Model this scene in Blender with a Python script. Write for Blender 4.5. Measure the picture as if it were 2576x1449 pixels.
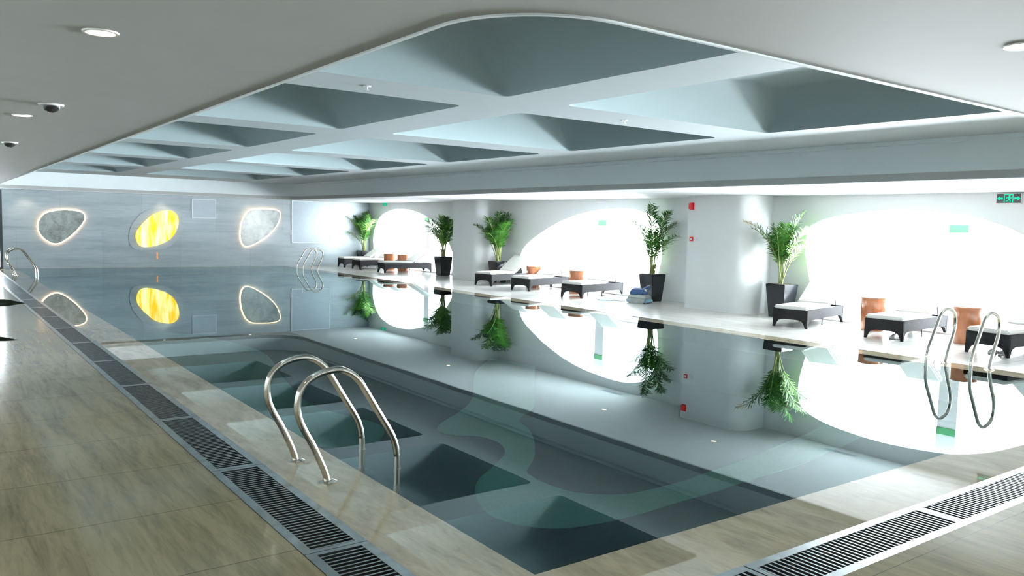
import bpy, bmesh, math, random
from mathutils import Vector, Matrix
from math import sin, cos, pi, radians

scene = bpy.context.scene
col = scene.collection
for o in list(bpy.data.objects):
    bpy.data.objects.remove(o)

# ------------------------------------------------------------------ camera
RIGHT = Vector((0.80865363, -0.58778603, 0.0242258))
UP = Vector((0.02564464, 0.07636232, 0.99675029))
FWD = Vector((0.58772584, 0.80540448, -0.07682423))
cam_data = bpy.data.cameras.new('camera')
cam_data.sensor_fit = 'HORIZONTAL'
cam_data.sensor_width = 36.0
cam_data.lens = 36.0 * 2046.34 / 2576.0
cam_data.clip_start = 0.05
cam_data.clip_end = 300
cam = bpy.data.objects.new('camera', cam_data)
rot = Matrix((RIGHT, UP, -FWD)).transposed()
cam.matrix_world = Matrix.Translation((0, 0, 1.7)) @ rot.to_4x4()
col.objects.link(cam)
scene.camera = cam

# ------------------------------------------------------------------ world, view
world = bpy.data.worlds.new('world')
scene.world = world
world.use_nodes = True
bg = world.node_tree.nodes['Background']
bg.inputs['Color'].default_value = (0.86, 0.95, 1.0, 1)
# bright haze with an even brighter ground below the horizon (light reaches the ceilings from there)
wn, wl_ = world.node_tree.nodes, world.node_tree.links
wtc = wn.new('ShaderNodeTexCoord')
wsep = wn.new('ShaderNodeSeparateXYZ')
wmr = wn.new('ShaderNodeMapRange')
wmr.inputs['From Min'].default_value = -0.05
wmr.inputs['From Max'].default_value = 0.05
wmr.inputs['To Min'].default_value = 180.0
wmr.inputs['To Max'].default_value = 58.0
wl_.new(wtc.outputs['Generated'], wsep.inputs[0])
wl_.new(wsep.outputs['Z'], wmr.inputs['Value'])
wl_.new(wmr.outputs[0], bg.inputs['Strength'])
scene.view_settings.view_transform = 'Standard'
scene.view_settings.look = 'None'
scene.view_settings.gamma = 1.0
scene.view_settings.use_curve_mapping = False
scene.view_settings.exposure = 0.0


def light(name, kind, loc, energy, color=(1, 1, 1), rot=(0, 0, 0), **kw):
    d = bpy.data.lights.new(name, kind)
    d.energy = energy
    d.color = color
    portal = kw.pop('portal', False)
    for k, v in kw.items():
        setattr(d, k, v)
    if portal:
        d.cycles.is_portal = True
    o = bpy.data.objects.new(name, d)
    o.location = loc
    o.rotation_euler = rot
    col.objects.link(o)
    return o


# daylight portals: they only guide the sampling of the sky through the four openings
for yc in (-2.4, 6.9, 16.4, 25.9):
    light('window_portal', 'AREA', (14.72, yc, 1.15), 1, rot=(0, pi / 2, 0), shape='RECTANGLE', size=2.35, size_y=6.2, portal=True)

# ------------------------------------------------------------------ main sizes
LX0, LX1 = 2.39, 10.78      # pool
LY0, LY1 = 3.03, 29.05
ZC = 2.44                   # low ceiling
ZR = 2.975                  # ribs of the coffered ceiling
OX0, OX1, OY0, OY1 = 1.60, 10.94, 2.22, 28.6
XW, YW = 14.3, 29.15
XL, YF = -3.0, -4.5


# ------------------------------------------------------------------ materials
def new_mat(name):
    m = bpy.data.materials.new(name)
    m.use_nodes = True
    nt = m.node_tree
    return m, nt, nt.nodes['Principled BSDF'], nt.nodes, nt.links


def mat(name, color, rough=0.5, metal=0.0, spec=0.5, noise=0.0, nscale=8.0, bump=0.0, bscale=60.0, stretch=(1, 1, 1), color2=None, coat=0.0):
    m, nt, b, N, L = new_mat(name)
    b.inputs['Roughness'].default_value = rough
    b.inputs['Metallic'].default_value = metal
    b.inputs['Specular IOR Level'].default_value = spec
    b.inputs['Coat Weight'].default_value = coat
    b.inputs['Coat Roughness'].default_value = 0.03
    c2 = color2 or tuple(max(0, c * (1 - noise)) for c in color)
    tc = N.new('ShaderNodeTexCoord')
    mp = N.new('ShaderNodeMapping')
    mp.inputs['Scale'].default_value = stretch
    L.new(tc.outputs['Object'], mp.inputs['Vector'])
    no = N.new('ShaderNodeTexNoise')
    no.inputs['Scale'].default_value = nscale
    no.inputs['Detail'].default_value = 5
    L.new(mp.outputs[0], no.inputs['Vector'])
    ra = N.new('ShaderNodeValToRGB')
    ra.color_ramp.elements[0].position = 0.35
    ra.color_ramp.elements[1].position = 0.65
    ra.color_ramp.elements[0].color = (*c2, 1)
    ra.color_ramp.elements[1].color = (*color, 1)
    L.new(no.outputs['Fac'], ra.inputs[0])
    L.new(ra.outputs[0], b.inputs['Base Color'])
    if bump:
        n2 = N.new('ShaderNodeTexNoise')
        n2.inputs['Scale'].default_value = bscale
        L.new(mp.outputs[0], n2.inputs['Vector'])
        bp = N.new('ShaderNodeBump')
        bp.inputs['Strength'].default_value = bump
        bp.inputs['Distance'].default_value = 0.01
        L.new(n2.outputs['Fac'], bp.inputs['Height'])
        L.new(bp.outputs[0], b.inputs['Normal'])
    return m


def emit(name, color, strength, color2=None, nscale=3.0, stretch=(1, 1, 1)):
    m, nt, b, N, L = new_mat(name)
    N.remove(b)
    e = N.new('ShaderNodeEmission')
    e.inputs['Color'].default_value = (*color, 1)
    e.inputs['Strength'].default_value = strength
    if color2:
        tc = N.new('ShaderNodeTexCoord')
        mp = N.new('ShaderNodeMapping')
        mp.inputs['Scale'].default_value = stretch
        mp.inputs['Rotation'].default_value = (0, 0.35, 0)
        L.new(tc.outputs['Object'], mp.inputs['Vector'])
        no = N.new('ShaderNodeTexNoise')
        no.inputs['Scale'].default_value = nscale
        no.inputs['Detail'].default_value = 3
        L.new(mp.outputs[0], no.inputs['Vector'])
        ra = N.new('ShaderNodeValToRGB')
        ra.color_ramp.elements[0].position = 0.40
        ra.color_ramp.elements[1].position = 0.62
        ra.color_ramp.elements[0].color = (*color2, 1)
        ra.color_ramp.elements[1].color = (*color, 1)
        L.new(no.outputs['Fac'], ra.inputs[0])
        L.new(ra.outputs[0], e.inputs['Color'])
    L.new(e.outputs[0], N['Material Output'].inputs['Surface'])
    return m


def marble(name, base, vein, rough, stretch, tile=None, amount=0.55, spec=0.5, fine=1.0, mortar=0.0035):
    """layered streaky stone; tile = (width, row) in metres lays joints"""
    m, nt, b, N, L = new_mat(name)
    b.inputs['Roughness'].default_value = rough
    b.inputs['Specular IOR Level'].default_value = spec
    tc = N.new('ShaderNodeTexCoord')
    mp = N.new('ShaderNodeMapping')
    mp.inputs['Scale'].default_value = stretch
    L.new(tc.outputs['Object'], mp.inputs['Vector'])
    vec = mp.outputs[0]
    facs = []
    for sc, det, lo, hi, dist in ((1.1 * fine, 6, .42, .66, .6), (4.5 * fine, 8, .46, .72, .9)):
        no = N.new('ShaderNodeTexNoise')
        no.inputs['Scale'].default_value = sc
        no.inputs['Detail'].default_value = det
        no.inputs['Roughness'].default_value = .62
        no.inputs['Distortion'].default_value = dist
        L.new(vec, no.inputs['Vector'])
        mr = N.new('ShaderNodeMapRange')
        mr.inputs['From Min'].default_value = lo
        mr.inputs['From Max'].default_value = hi
        L.new(no.outputs['Fac'], mr.inputs['Value'])
        facs.append(mr.outputs[0])
    mx = N.new('ShaderNodeMath')
    mx.operation = 'MULTIPLY_ADD'
    L.new(facs[1], mx.inputs[0])
    mx.inputs[1].default_value = .6
    L.new(facs[0], mx.inputs[2])
    mu = N.new('ShaderNodeMath')
    mu.operation = 'MULTIPLY'
    mu.use_clamp = True
    L.new(mx.outputs[0], mu.inputs[0])
    mu.inputs[1].default_value = amount
    mix = N.new('ShaderNodeMix')
    mix.data_type = 'RGBA'
    L.new(mu.outputs[0], mix.inputs['Factor'])
    mix.inputs['A'].default_value = (*base, 1)
    mix.inputs['B'].default_value = (*vein, 1)
    out = mix.outputs['Result']
    if tile:
        br = N.new('ShaderNodeTexBrick')
        br.inputs['Scale'].default_value = 1
        br.inputs['Brick Width'].default_value = tile[0]
        br.inputs['Row Height'].default_value = tile[1]
        br.inputs['Mortar Size'].default_value = mortar
        br.inputs['Color1'].default_value = (1, 1, 1, 1)
        br.inputs['Color2'].default_value = (.93, .93, .92, 1)
        br.inputs['Mortar'].default_value = (.42, .40, .36, 1)
        br.offset = .5
        mp2 = N.new('ShaderNodeMapping')
        mp2.inputs['Location'].default_value = tile[2] if len(tile) > 2 else (0, 0, 0)
        if len(tile) > 3:
            mp2.inputs['Rotation'].default_value = tile[3]
        L.new(tc.outputs['Object'], mp2.inputs['Vector'])
        L.new(mp2.outputs[0], br.inputs['Vector'])
        m2 = N.new('ShaderNodeMix')
        m2.data_type = 'RGBA'
        m2.blend_type = 'MULTIPLY'
        m2.inputs['Factor'].default_value = 1
        L.new(out, m2.inputs['A'])
        L.new(br.outputs['Color'], m2.inputs['B'])
        out = m2.outputs['Result']
    L.new(out, b.inputs['Base Color'])
    return m


M = {}
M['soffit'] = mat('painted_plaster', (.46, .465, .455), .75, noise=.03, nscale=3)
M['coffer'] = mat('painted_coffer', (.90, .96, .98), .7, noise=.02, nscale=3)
M['coffer_shaded'] = mat('shaded_coffer_paint', (.37, .46, .48), .8, noise=.02, nscale=3)  # darker copy of the coffer paint, shade of the recesses put into the colour
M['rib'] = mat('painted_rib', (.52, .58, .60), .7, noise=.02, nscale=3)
M['soffit_lit'] = mat('lit_soffit_paint', (.68, .70, .71), .7, noise=.02)  # lighter copy of the soffit paint, window brightness put into the colour
M['white_wall'] = mat('white_wall_paint', (.92, .94, .95), .6, noise=.02, nscale=2)
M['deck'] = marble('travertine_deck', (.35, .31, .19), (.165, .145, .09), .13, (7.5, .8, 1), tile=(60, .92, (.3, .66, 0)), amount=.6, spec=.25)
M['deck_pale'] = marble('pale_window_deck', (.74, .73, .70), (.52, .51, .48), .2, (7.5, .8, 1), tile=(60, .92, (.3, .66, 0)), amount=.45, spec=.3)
M['coping'] = marble('travertine_coping', (.50, .435, .31), (.31, .27, .19), 1.0, (4.5, 1.2, 1), amount=.75, spec=0.0)
cb_ = M['coping'].node_tree.nodes['Principled BSDF']
cb_.inputs['Coat Weight'].default_value = 1.0
cb_.inputs['Coat Roughness'].default_value = 0.0
cb_.inputs['Coat IOR'].default_value = 1.7
M['marble_wall'] = marble('grey_marble_wall', (.50, .56, .60), (.33, .39, .43), .2, (.35, 1, 3.2), amount=.6, spec=.12, tile=(2.4, 1.21, (0, 0, 0), (pi / 2, 0, 0)), mortar=.0015)
M['panel_stone'] = marble('niche_stone', (.42, .45, .43), (.17, .19, .18), .25, (1, 1, 1), amount=.9, fine=2.2)
M['steel'] = mat('polished_steel', (.74, .70, .63), .12, metal=1.0, noise=.05)
M['grate_steel'] = mat('brushed_steel', (.55, .60, .62), .24, metal=1.0, noise=.25, nscale=10)
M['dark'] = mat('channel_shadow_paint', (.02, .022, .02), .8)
M['wicker'] = mat('dark_wicker', (.020, .019, .021), .8, noise=.55, nscale=70, bump=.9, bscale=110, spec=.18)
M['cushion'] = mat('cream_cushion_fabric', (.86, .84, .80), .8, noise=.03, nscale=12, bump=.1, bscale=200)
M['strut'] = mat('dark_metal_strut', (.07, .07, .075), .35, metal=.6)
M['pot'] = mat('black_glazed_pot', (.008, .010, .013), .16, spec=.35, noise=.2)
M['soil'] = mat('potting_soil', (.05, .035, .02), .9, noise=.5, nscale=40, bump=.5)
M['leaf'] = mat('palm_leaf', (.040, .15, .012), .45, color2=(.010, .055, .010), nscale=3.5, spec=.15)
M['leaf_light'] = mat('young_palm_leaf', (.13, .26, .015), .45, color2=(.05, .16, .015), nscale=4)
M['leaf_dry'] = mat('dry_palm_leaf', (.75, .60, .30), .6, noise=.2)
M['cane'] = mat('palm_cane', (.22, .25, .07), .5, color2=(.12, .16, .04), nscale=20, stretch=(1, 1, 3))
M['dark_leaf'] = mat('glossy_dark_leaf', (.006, .012, .004), .3, noise=.4)
M['table'] = mat('glossy_brown_wood', (.40, .135, .055), .16, noise=.4, nscale=6, stretch=(1, 1, .4), coat=.6)
M['red'] = mat('red_alarm_plastic', (.62, .01, .015), .3)
M['white_plastic'] = mat('white_plastic', (.85, .85, .85), .3)
M['black_plastic'] = mat('black_plastic', (.012, .014, .014), .3)
M['green_sign'] = mat('green_sign_plate', (.03, .17, .055), .5, noise=.1)
M['green_glow'] = emit('green_exit_glow', (.02, .95, .50), 1.15)
M['green_face'] = emit('green_exit_face', (.02, .62, .36), .9)
M['blue_plastic'] = mat('blue_robot_plastic', (.02, .075, .22), .25, noise=.2)
M['grey_plastic'] = mat('grey_robot_plastic', (.42, .46, .45), .45, noise=.2)
M['cable'] = mat('pale_blue_cable', (.22, .42, .58), .4)
M['slipper'] = mat('white_towelling', (.9, .9, .9), .9, bump=.3, bscale=120)
M['lamp'] = emit('warm_lamp', (1.0, .86, .52), 7.0)
M['lamp_rim'] = mat('lamp_trim', (.75, .75, .72), .35, metal=.4)
M['halo'] = emit('warm_led_strip', (1.0, .62, .34), 5.0)
M['marker'] = emit('orange_marker', (1.0, .50, .25), 1.0)
M['lens'] = emit('glowing_yellow_onyx', (1.0, .92, .38), 2.3, color2=(1.0, .52, .02), nscale=1.3, stretch=(4.5, 1, .8))
M['vent'] = mat('vent_metal', (.50, .58, .64), .4, noise=.05)
M['vent_frame'] = mat('vent_frame_metal', (.74, .79, .82), .4)
M['frame_dark'] = mat('dark_window_frame', (.03, .04, .045), .35)
M['mullion'] = mat('white_mullion', (.80, .80, .80), .5)
M['terrace'] = mat('pale_terrace_stone', (.85, .85, .84), .7, noise=.05)
M['pad'] = mat('black_dome', (.03, .03, .028), .15)


def pool_tile(name, c1, c2, s=40):
    m, nt, b, N, L = new_mat(name)
    b.inputs['Roughness'].default_value = .35
    tc = N.new('ShaderNodeTexCoord')
    vo = N.new('ShaderNodeTexVoronoi')
    vo.distance = 'CHEBYCHEV'
    vo.inputs['Scale'].default_value = s
    vo.inputs['Randomness'].default_value = 0.0
    L.new(tc.outputs['Object'], vo.inputs['Vector'])
    ra = N.new('ShaderNodeMix')
    ra.data_type = 'RGBA'
    ra.inputs['A'].default_value = (*c1, 1)
    ra.inputs['B'].default_value = (*c2, 1)
    sp = N.new('ShaderNodeSeparateColor')
    L.new(vo.outputs['Color'], sp.inputs[0])
    L.new(sp.outputs[0], ra.inputs['Factor'])
    L.new(ra.outputs['Result'], b.inputs['Base Color'])
    return m


M['mosaic_dark'] = pool_tile('dark_blue_mosaic', (.001, .022, .045), (.002, .034, .062))
M['mosaic_light'] = pool_tile('pale_teal_mosaic', (.17, .56, .40), (.22, .62, .46))

# water: mirror-smooth surface; Fresnel share of reflection, rest seen through tinted
m, nt, b, N, L = new_mat('still_pool_water')
N.remove(b)
gl = N.new('ShaderNodeBsdfGlossy')
gl.inputs['Roughness'].default_value = 0.0
gl.inputs['Color'].default_value = (.84, .98, 1.0, 1)
tr = N.new('ShaderNodeBsdfTransparent')
tr.inputs['Color'].default_value = (.90, .985, .98, 1)
fr = N.new('ShaderNodeFresnel')
fr.inputs['IOR'].default_value = 2.05
mx = N.new('ShaderNodeMixShader')
tcw = N.new('ShaderNodeTexCoord')
nw = N.new('ShaderNodeTexNoise')
nw.inputs['Scale'].default_value = .9
nw.inputs['Detail'].default_value = 1
bw = N.new('ShaderNodeBump')
bw.inputs['Strength'].default_value = .05
bw.inputs['Distance'].default_value = .01
L.new(tcw.outputs['Object'], nw.inputs['Vector'])
L.new(nw.outputs['Fac'], bw.inputs['Height'])
L.new(bw.outputs[0], gl.inputs['Normal'])
L.new(fr.outputs[0], mx.inputs[0])
L.new(tr.outputs[0], mx.inputs[1])
L.new(gl.outputs[0], mx.inputs[2])
L.new(mx.outputs[0], N['Material Output'].inputs['Surface'])
M['water'] = m


# ------------------------------------------------------------------ mesh helpers
class MB:
    def __init__(self):
        self.v, self.f, self.mi = [], [], []

    def add(self, vs, fs, k=0):
        n = len(self.v)
        self.v += [tuple(p) for p in vs]
        self.f += [tuple(i + n for i in f) for f in fs]
        self.mi += [k] * len(fs)
        return self

    def box(self, a, b, k=0):
        x0, y0, z0 = a
        x1, y1, z1 = b
        return self.add([(x0, y0, z0), (x1, y0, z0), (x1, y1, z0), (x0, y1, z0), (x0, y0, z1), (x1, y0, z1), (x1, y1, z1), (x0, y1, z1)],
                        [(0, 3, 2, 1), (4, 5, 6, 7), (0, 1, 5, 4), (1, 2, 6, 5), (2, 3, 7, 6), (3, 0, 4, 7)], k)

    def frustum(self, c, a0, b0, a1, b1, z0, z1, k=0):
        cx, cy = c
        return self.add([(cx - a0, cy - b0, z0), (cx + a0, cy - b0, z0), (cx + a0, cy + b0, z0), (cx - a0, cy + b0, z0),
                         (cx - a1, cy - b1, z1), (cx + a1, cy - b1, z1), (cx + a1, cy + b1, z1), (cx - a1, cy + b1, z1)],
                        [(0, 3, 2, 1), (4, 5, 6, 7), (0, 1, 5, 4), (1, 2, 6, 5), (2, 3, 7, 6), (3, 0, 4, 7)], k)

    def tube(self, path, r, n=12, k=0, caps=True):
        P = [Vector(p) for p in path]
        rs = r if isinstance(r, (list, tuple)) else [r] * len(P)
        t0 = (P[1] - P[0]).normalized()
        u = t0.orthogonal().normalized()
        vs, fs = [], []
        for i, p in enumerate(P):
            t = (P[min(i + 1, len(P) - 1)] - P[max(i - 1, 0)]).normalized()
            u = (u - t * u.dot(t)).normalized()
            w = t.cross(u)
            for j in range(n):
                a = 2 * pi * j / n
                vs.append(p + (u * cos(a) + w * sin(a)) * rs[i])
        for i in range(len(P) - 1):
            for j in range(n):
                fs.append((i * n + j, i * n + (j + 1) % n, (i + 1) * n + (j + 1) % n, (i + 1) * n + j))
        if caps:
            fs.append(tuple(reversed(range(n))))
            fs.append(tuple(range((len(P) - 1) * n, len(P) * n)))
        return self.add(vs, fs, k)

    def lathe(self, c, prof, n=28, k=0, cap0=True, cap1=True):
        cx, cy, cz = c
        vs, fs = [], []
        for r, z in prof:
            for j in range(n):
                a = 2 * pi * j / n
                vs.append((cx + r * cos(a), cy + r * sin(a), cz + z))
        for i in range(len(prof) - 1):
            for j in range(n):
                fs.append((i * n + j, i * n + (j + 1) % n, (i + 1) * n + (j + 1) % n, (i + 1) * n + j))
        if cap0:
            fs.append(tuple(reversed(range(n))))
        if cap1:
            fs.append(tuple(range((len(prof) - 1) * n, len(prof) * n)))
        return self.add(vs, fs, k)

    def prism(self, outline, fn, d0, d1, k=0):
        """outline: 2D points; fn(u, v, d) -> 3D"""
        n = len(outline)
        vs = [fn(u, v, d0) for u, v in outline] + [fn(u, v, d1) for u, v in outline]
        fs = [tuple(range(n)), tuple(reversed(range(n, 2 * n)))]
        fs += [(i, (i + 1) % n + 0, (i + 1) % n + n, i + n)[::-1] for i in range(n)]
        return self.add(vs, fs, k)

    def build(self, name, m, parent=None, smooth=None, bevel=0, kind=None, fix=True):
        me = bpy.data.meshes.new(name)
        me.from_pydata(self.v, [], self.f)
        ms = m if isinstance(m, (list, tuple)) else [m]
        for x in ms:
            me.materials.append(x)
        me.polygons.foreach_set('material_index', self.mi)
        if fix:
            bm = bmesh.new()
            bm.from_mesh(me)
            bmesh.ops.recalc_face_normals(bm, faces=bm.faces)
            if bevel:
                es = [e for e in bm.edges if len(e.link_faces) == 2 and e.calc_face_angle(0) > radians(35)]
                bmesh.ops.bevel(bm, geom=es, offset=bevel, segments=2, affect='EDGES', clamp_overlap=True)
            bm.to_mesh(me)
            bm.free()
        if smooth:
            me.polygons.foreach_set('use_smooth', [True] * len(me.polygons))
            me.set_sharp_from_angle(angle=radians(smooth))
        o = bpy.data.objects.new(name, me)
        col.objects.link(o)
        if parent:
            o.parent = parent
        if kind:
            o['kind'] = kind
        return o


def empty(name, loc, rz, label, cat, group=None, rot=None):
    o = bpy.data.objects.new(name, None)
    o.empty_display_size = .1
    o.location = loc
    o.rotation_euler = rot or (0, 0, rz)
    col.objects.link(o)
    return tag(o, label, cat, group)


def tag(o, label, cat, group=None, kind=None):
    o['label'] = label
    o['category'] = cat
    if group:
        o['group'] = group
    if kind:
        o['kind'] = kind
    return o


def copy_tree(o, parent=None):
    c = o.copy()
    col.objects.link(c)
    if parent:
        c.parent = parent
    for ch in list(o.children):
        copy_tree(ch, c)
    return c


def place(proto, loc, rz, label, group=None):
    c = copy_tree(proto)
    c.location = loc
    c.rotation_euler = (0, 0, rz)
    c['label'] = label
    if group:
        c['group'] = group
    return c


def smooth_closed(pts, n=10):
    """closed Catmull-Rom through 2D points"""
    out = []
    m = len(pts)
    for i in range(m):
        p0, p1, p2, p3 = pts[(i - 1) % m], pts[i], pts[(i + 1) % m], pts[(i + 2) % m]
        for j in range(n):
            t = j / n
            out.append(tuple(.5 * (2 * b + (c - a) * t + (2 * a - 5 * b + 4 * c - d) * t * t + (-a + 3 * b - 3 * c + d) * t ** 3)
                             for a, b, c, d in zip(p0, p1, p2, p3)))
    return out


def smooth_open(pts, n=8):
    out = []
    m = len(pts)
    for i in range(m - 1):
        p0, p1, p2, p3 = pts[max(i - 1, 0)], pts[i], pts[i + 1], pts[min(i + 2, m - 1)]
        for j in range(n):
            t = j / n
            out.append(tuple(.5 * (2 * b + (c - a) * t + (2 * a - 5 * b + 4 * c - d) * t * t + (-a + 3 * b - 3 * c + d) * t ** 3)
                             for a, b, c, d in zip(p0, p1, p2, p3)))
    out.append(tuple(pts[-1]))
    return out


def rounded_rect(x0, y0, x1, y1, radii, n=10):
    """counter-clockwise from lower-left; radii (ll, lr, ur, ul)"""
    out = []
    for (cx, cy, sx, sy, a0), r in zip(((x0, y0, 1, 1, pi), (x1, y0, -1, 1, 1.5 * pi), (x1, y1, -1, -1, 0), (x0, y1, 1, -1, .5 * pi)), radii):
        ox, oy = cx + sx * r, cy + sy * r
        for j in range(n + 1):
            a = a0 + .5 * pi * j / n
            out.append((ox + r * cos(a), oy + r * sin(a)))
    return out


def plate_with_holes(outer, holes, fn, d0, d1, name, m, parent=None, kind='structure', walls=True):
    """flat plate with holes (triangulated fill), extruded d0..d1; fn(u,v,d)->3D"""
    bm = bmesh.new()
    rings = []
    for loop in [outer] + holes:
        vs = [bm.verts.new((u, v, 0)) for u, v in loop]
        es = [bm.edges.new((vs[i], vs[(i + 1) % len(vs)])) for i in range(len(vs))]
        rings.append([(u, v) for u, v in loop])
    bmesh.ops.triangle_fill(bm, use_beauty=True, use_dissolve=False, edges=bm.edges[:])
    bm.verts.index_update()
    uv = [(v.co.x, v.co.y) for v in bm.verts]
    tris = [tuple(v.index for v in f.verts) for f in bm.faces]
    bm.free()
    mb = MB()
    mb.add([fn(u, v, d0) for u, v in uv], tris)
    mb.add([fn(u, v, d1) for u, v in uv], [t[::-1] for t in tris])
    for loop in rings:
        n = len(loop)
        mb.add([fn(u, v, d0) for u, v in loop] + [fn(u, v, d1) for u, v in loop],
               [(i, (i + 1) % n, (i + 1) % n + n, i + n) for i in range(n)])
    o = mb.build(name, m, parent, fix=False)
    bm = bmesh.new()
    bm.from_mesh(o.data)
    bmesh.ops.remove_doubles(bm, verts=bm.verts, dist=1e-5)
    bmesh.ops.recalc_face_normals(bm, faces=bm.faces)
    bm.to_mesh(o.data)
    bm.free()
    if kind:
        o['kind'] = kind
    return o


# ================================================================== SETTING
GX0, GX1 = 1.54, 1.90       # left drain channel
GY0, GY1 = 2.19, 2.53       # near drain channel
WX1 = 11.2                  # end of the wet coping on the window side

# floor: deck slabs around channel and coping
fl = MB()
fl.box((XL, YF, -.25), (GX0, YW, 0))
fl.box((GX0, YF, -.25), (16.5, GY0, 0))
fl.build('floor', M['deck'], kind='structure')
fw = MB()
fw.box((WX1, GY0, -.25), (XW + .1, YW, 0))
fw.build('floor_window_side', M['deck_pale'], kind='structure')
tr_ = MB()
tr_.box((XW + .1, GY0, -.25), (16.5, YW + 3, -.005))
tr_.build('floor_terrace', M['terrace'], kind='structure')
# channel bed
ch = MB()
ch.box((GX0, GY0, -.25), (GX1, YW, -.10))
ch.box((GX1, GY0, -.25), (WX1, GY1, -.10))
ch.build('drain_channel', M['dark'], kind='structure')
# coping under the film of water
cp = MB()
cp.box((GX1, GY1, -.25), (LX0, YW, 0))
cp.box((LX1, GY1, -.25), (WX1, YW, 0))
cp.box((LX0, GY1, -.25), (LX1, LY0, 0))
cp.box((LX0, LY1, -.25), (LX1, YW, 0))
cp.build('trim_1', M['coping'], kind='structure')
# pool basin
DEPTH = 1.0
bs = MB()
bs.box((LX0 - .2, LY0 - .2, -DEPTH - .2), (LX1 + .2, LY1 + .1, -DEPTH))
bs.box((LX0 - .2, LY0 - .2, -DEPTH), (LX0, LY1 + .1, -.25))
bs.box((LX1, LY0 - .2, -DEPTH), (LX1 + .2, LY1 + .1, -.25))
bs.box((LX0, LY0 - .2, -DEPTH), (LX1, LY0, -.25))
bs.box((LX0, LY1, -DEPTH), (LX1, LY1 + .1, -.25))
basin = bs.build('pool_basin', M['mosaic_dark'], kind='structure')
# mosaic ribbon on the pool floor
outer = [(9.3, 13.4), (8.2, 12.3), (7.11, 10.73), (6.66, 10.15), (6.16, 9.69), (5.66, 9.31), (5.42, 9.0), (5.45, 8.7), (5.70, 8.45), (5.76, 8.1), (5.56, 7.68), (5.12, 7.3),
         (4.75, 7.02), (4.5, 6.72), (4.31, 6.36), (4.24, 6.02), (4.31, 5.74), (4.5, 5.5), (4.8, 5.38), (5.3, 5.33), (5.99, 5.36), (6.54, 5.38), (7.29, 5.44), (8.2, 5.5), (9.4, 5.7), (10.3, 5.9)]
inner = [(10.3, 6.5), (9.2, 6.25), (7.9, 6.0), (7.04, 5.87), (6.47, 5.80), (5.87, 5.80), (5.61, 5.89), (5.34, 6.13), (5.26, 6.48), (5.28, 6.78), (5.36, 6.98), (5.76, 7.37), (6.19, 7.93),
         (6.49, 8.44), (6.65, 8.85), (6.92, 9.11), (7.4, 9.5), (8.4, 10.8), (9.5, 12.2)]
rib = [p for p in smooth_open(outer, 5)] + [p for p in smooth_open(inner, 5)]
plate_with_holes(rib, [], lambda u, v, d: (u, v, d), -DEPTH - .01, -DEPTH + .006, 'mosaic_ribbon', M['mosaic_light'], basin, kind=None)
# second ribbon beyond (seen faintly) and pale shallow shelf along the far end
rib2 = smooth_closed([(3.2, 12.2), (3.5, 10.6), (3.7, 9.2), (4.3, 8.8), (4.9, 9.6), (4.6, 11.2), (5.0, 13.5), (5.6, 16.5), (5.0, 19.5), (3.9, 20.0), (3.6, 16.5)], 8)
plate_with_holes(rib2, [], lambda u, v, d: (u, v, d), -DEPTH - .01, -DEPTH + .006, 'mosaic_ribbon', M['mosaic_light'], basin, kind=None)

# water sheet
wt = MB()
wt.add([(LX0, LY0, -.001), (LX1, LY0, -.001), (LX1, LY1, -.001), (LX0, LY1, -.001)], [(0, 1, 2, 3)])
water = wt.build('pool_water', M['water'], fix=False)
tag(water, 'still mirror-like turquoise water filling the pool and its flush stone edge', 'pool water', kind='stuff')

# ---- ceiling: low ceiling with the big rounded opening
hole = rounded_rect(OX0, OY0, OX1, OY1, (.45, .45, 1.3, .7), 12)
hole = [(x + (.10 * (y - OY0) / 26 if x < 3 else 0), y) for x, y in hole]
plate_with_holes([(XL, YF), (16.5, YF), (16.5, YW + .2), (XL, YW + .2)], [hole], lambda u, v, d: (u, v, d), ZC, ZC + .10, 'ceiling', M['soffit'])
cw = MB()  # added sheet below the low ceiling, its paler colour stands in for window light
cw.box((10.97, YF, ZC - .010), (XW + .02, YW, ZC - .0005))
cw.build('ceiling_lit_side', M['soffit_lit'], kind='structure')
# upstand around the opening
up = MB()
n = len(hole)
up.add([(x, y, ZC + .0995) for x, y in hole] + [(x, y, ZR + .02) for x, y in hole], [(i, (i + 1) % n, (i + 1) % n + n, i + n) for i in range(n)])
up.build('ceiling_upstand', M['coffer'], kind='structure', smooth=40)
lipo = []
for i in range(n):
    a_, b_ = hole[i - 1], hole[(i + 1) % n]
    tx, ty = b_[0] - a_[0], b_[1] - a_[1]
    ll = math.hypot(tx, ty) or 1
    lipo.append((hole[i][0] + ty / ll * .018, hole[i][1] - tx / ll * .018))
lp = MB()
lp.add([(x, y, ZC - .008) for x, y in hole] + [(x, y, ZC - .008) for x, y in lipo], [(i, (i + 1) % n, (i + 1) % n + n, i + n) for i in range(n)])
lp.add([(x, y, ZC - .008) for x, y in hole] + [(x, y, ZC + .0) for x, y in hole], [(i, (i + 1) % n, (i + 1) % n + n, i + n) for i in range(n)])
lp.add([(x, y, ZC - .008) for x, y in lipo] + [(x, y, ZC - .0005) for x, y in lipo], [(i, (i + 1) % n, (i + 1) % n + n, i + n) for i in range(n)])
lp.build('trim_3', M['coffer'], kind='structure')
# shadow-gap ledge along the window side
lg = MB()
lg.box((OX1 - .10, OY0, ZR - .055), (OX1 + .02, OY1 - 1.2, ZR + .02))
lg.build('trim_2', M['coffer'], kind='structure')

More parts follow.
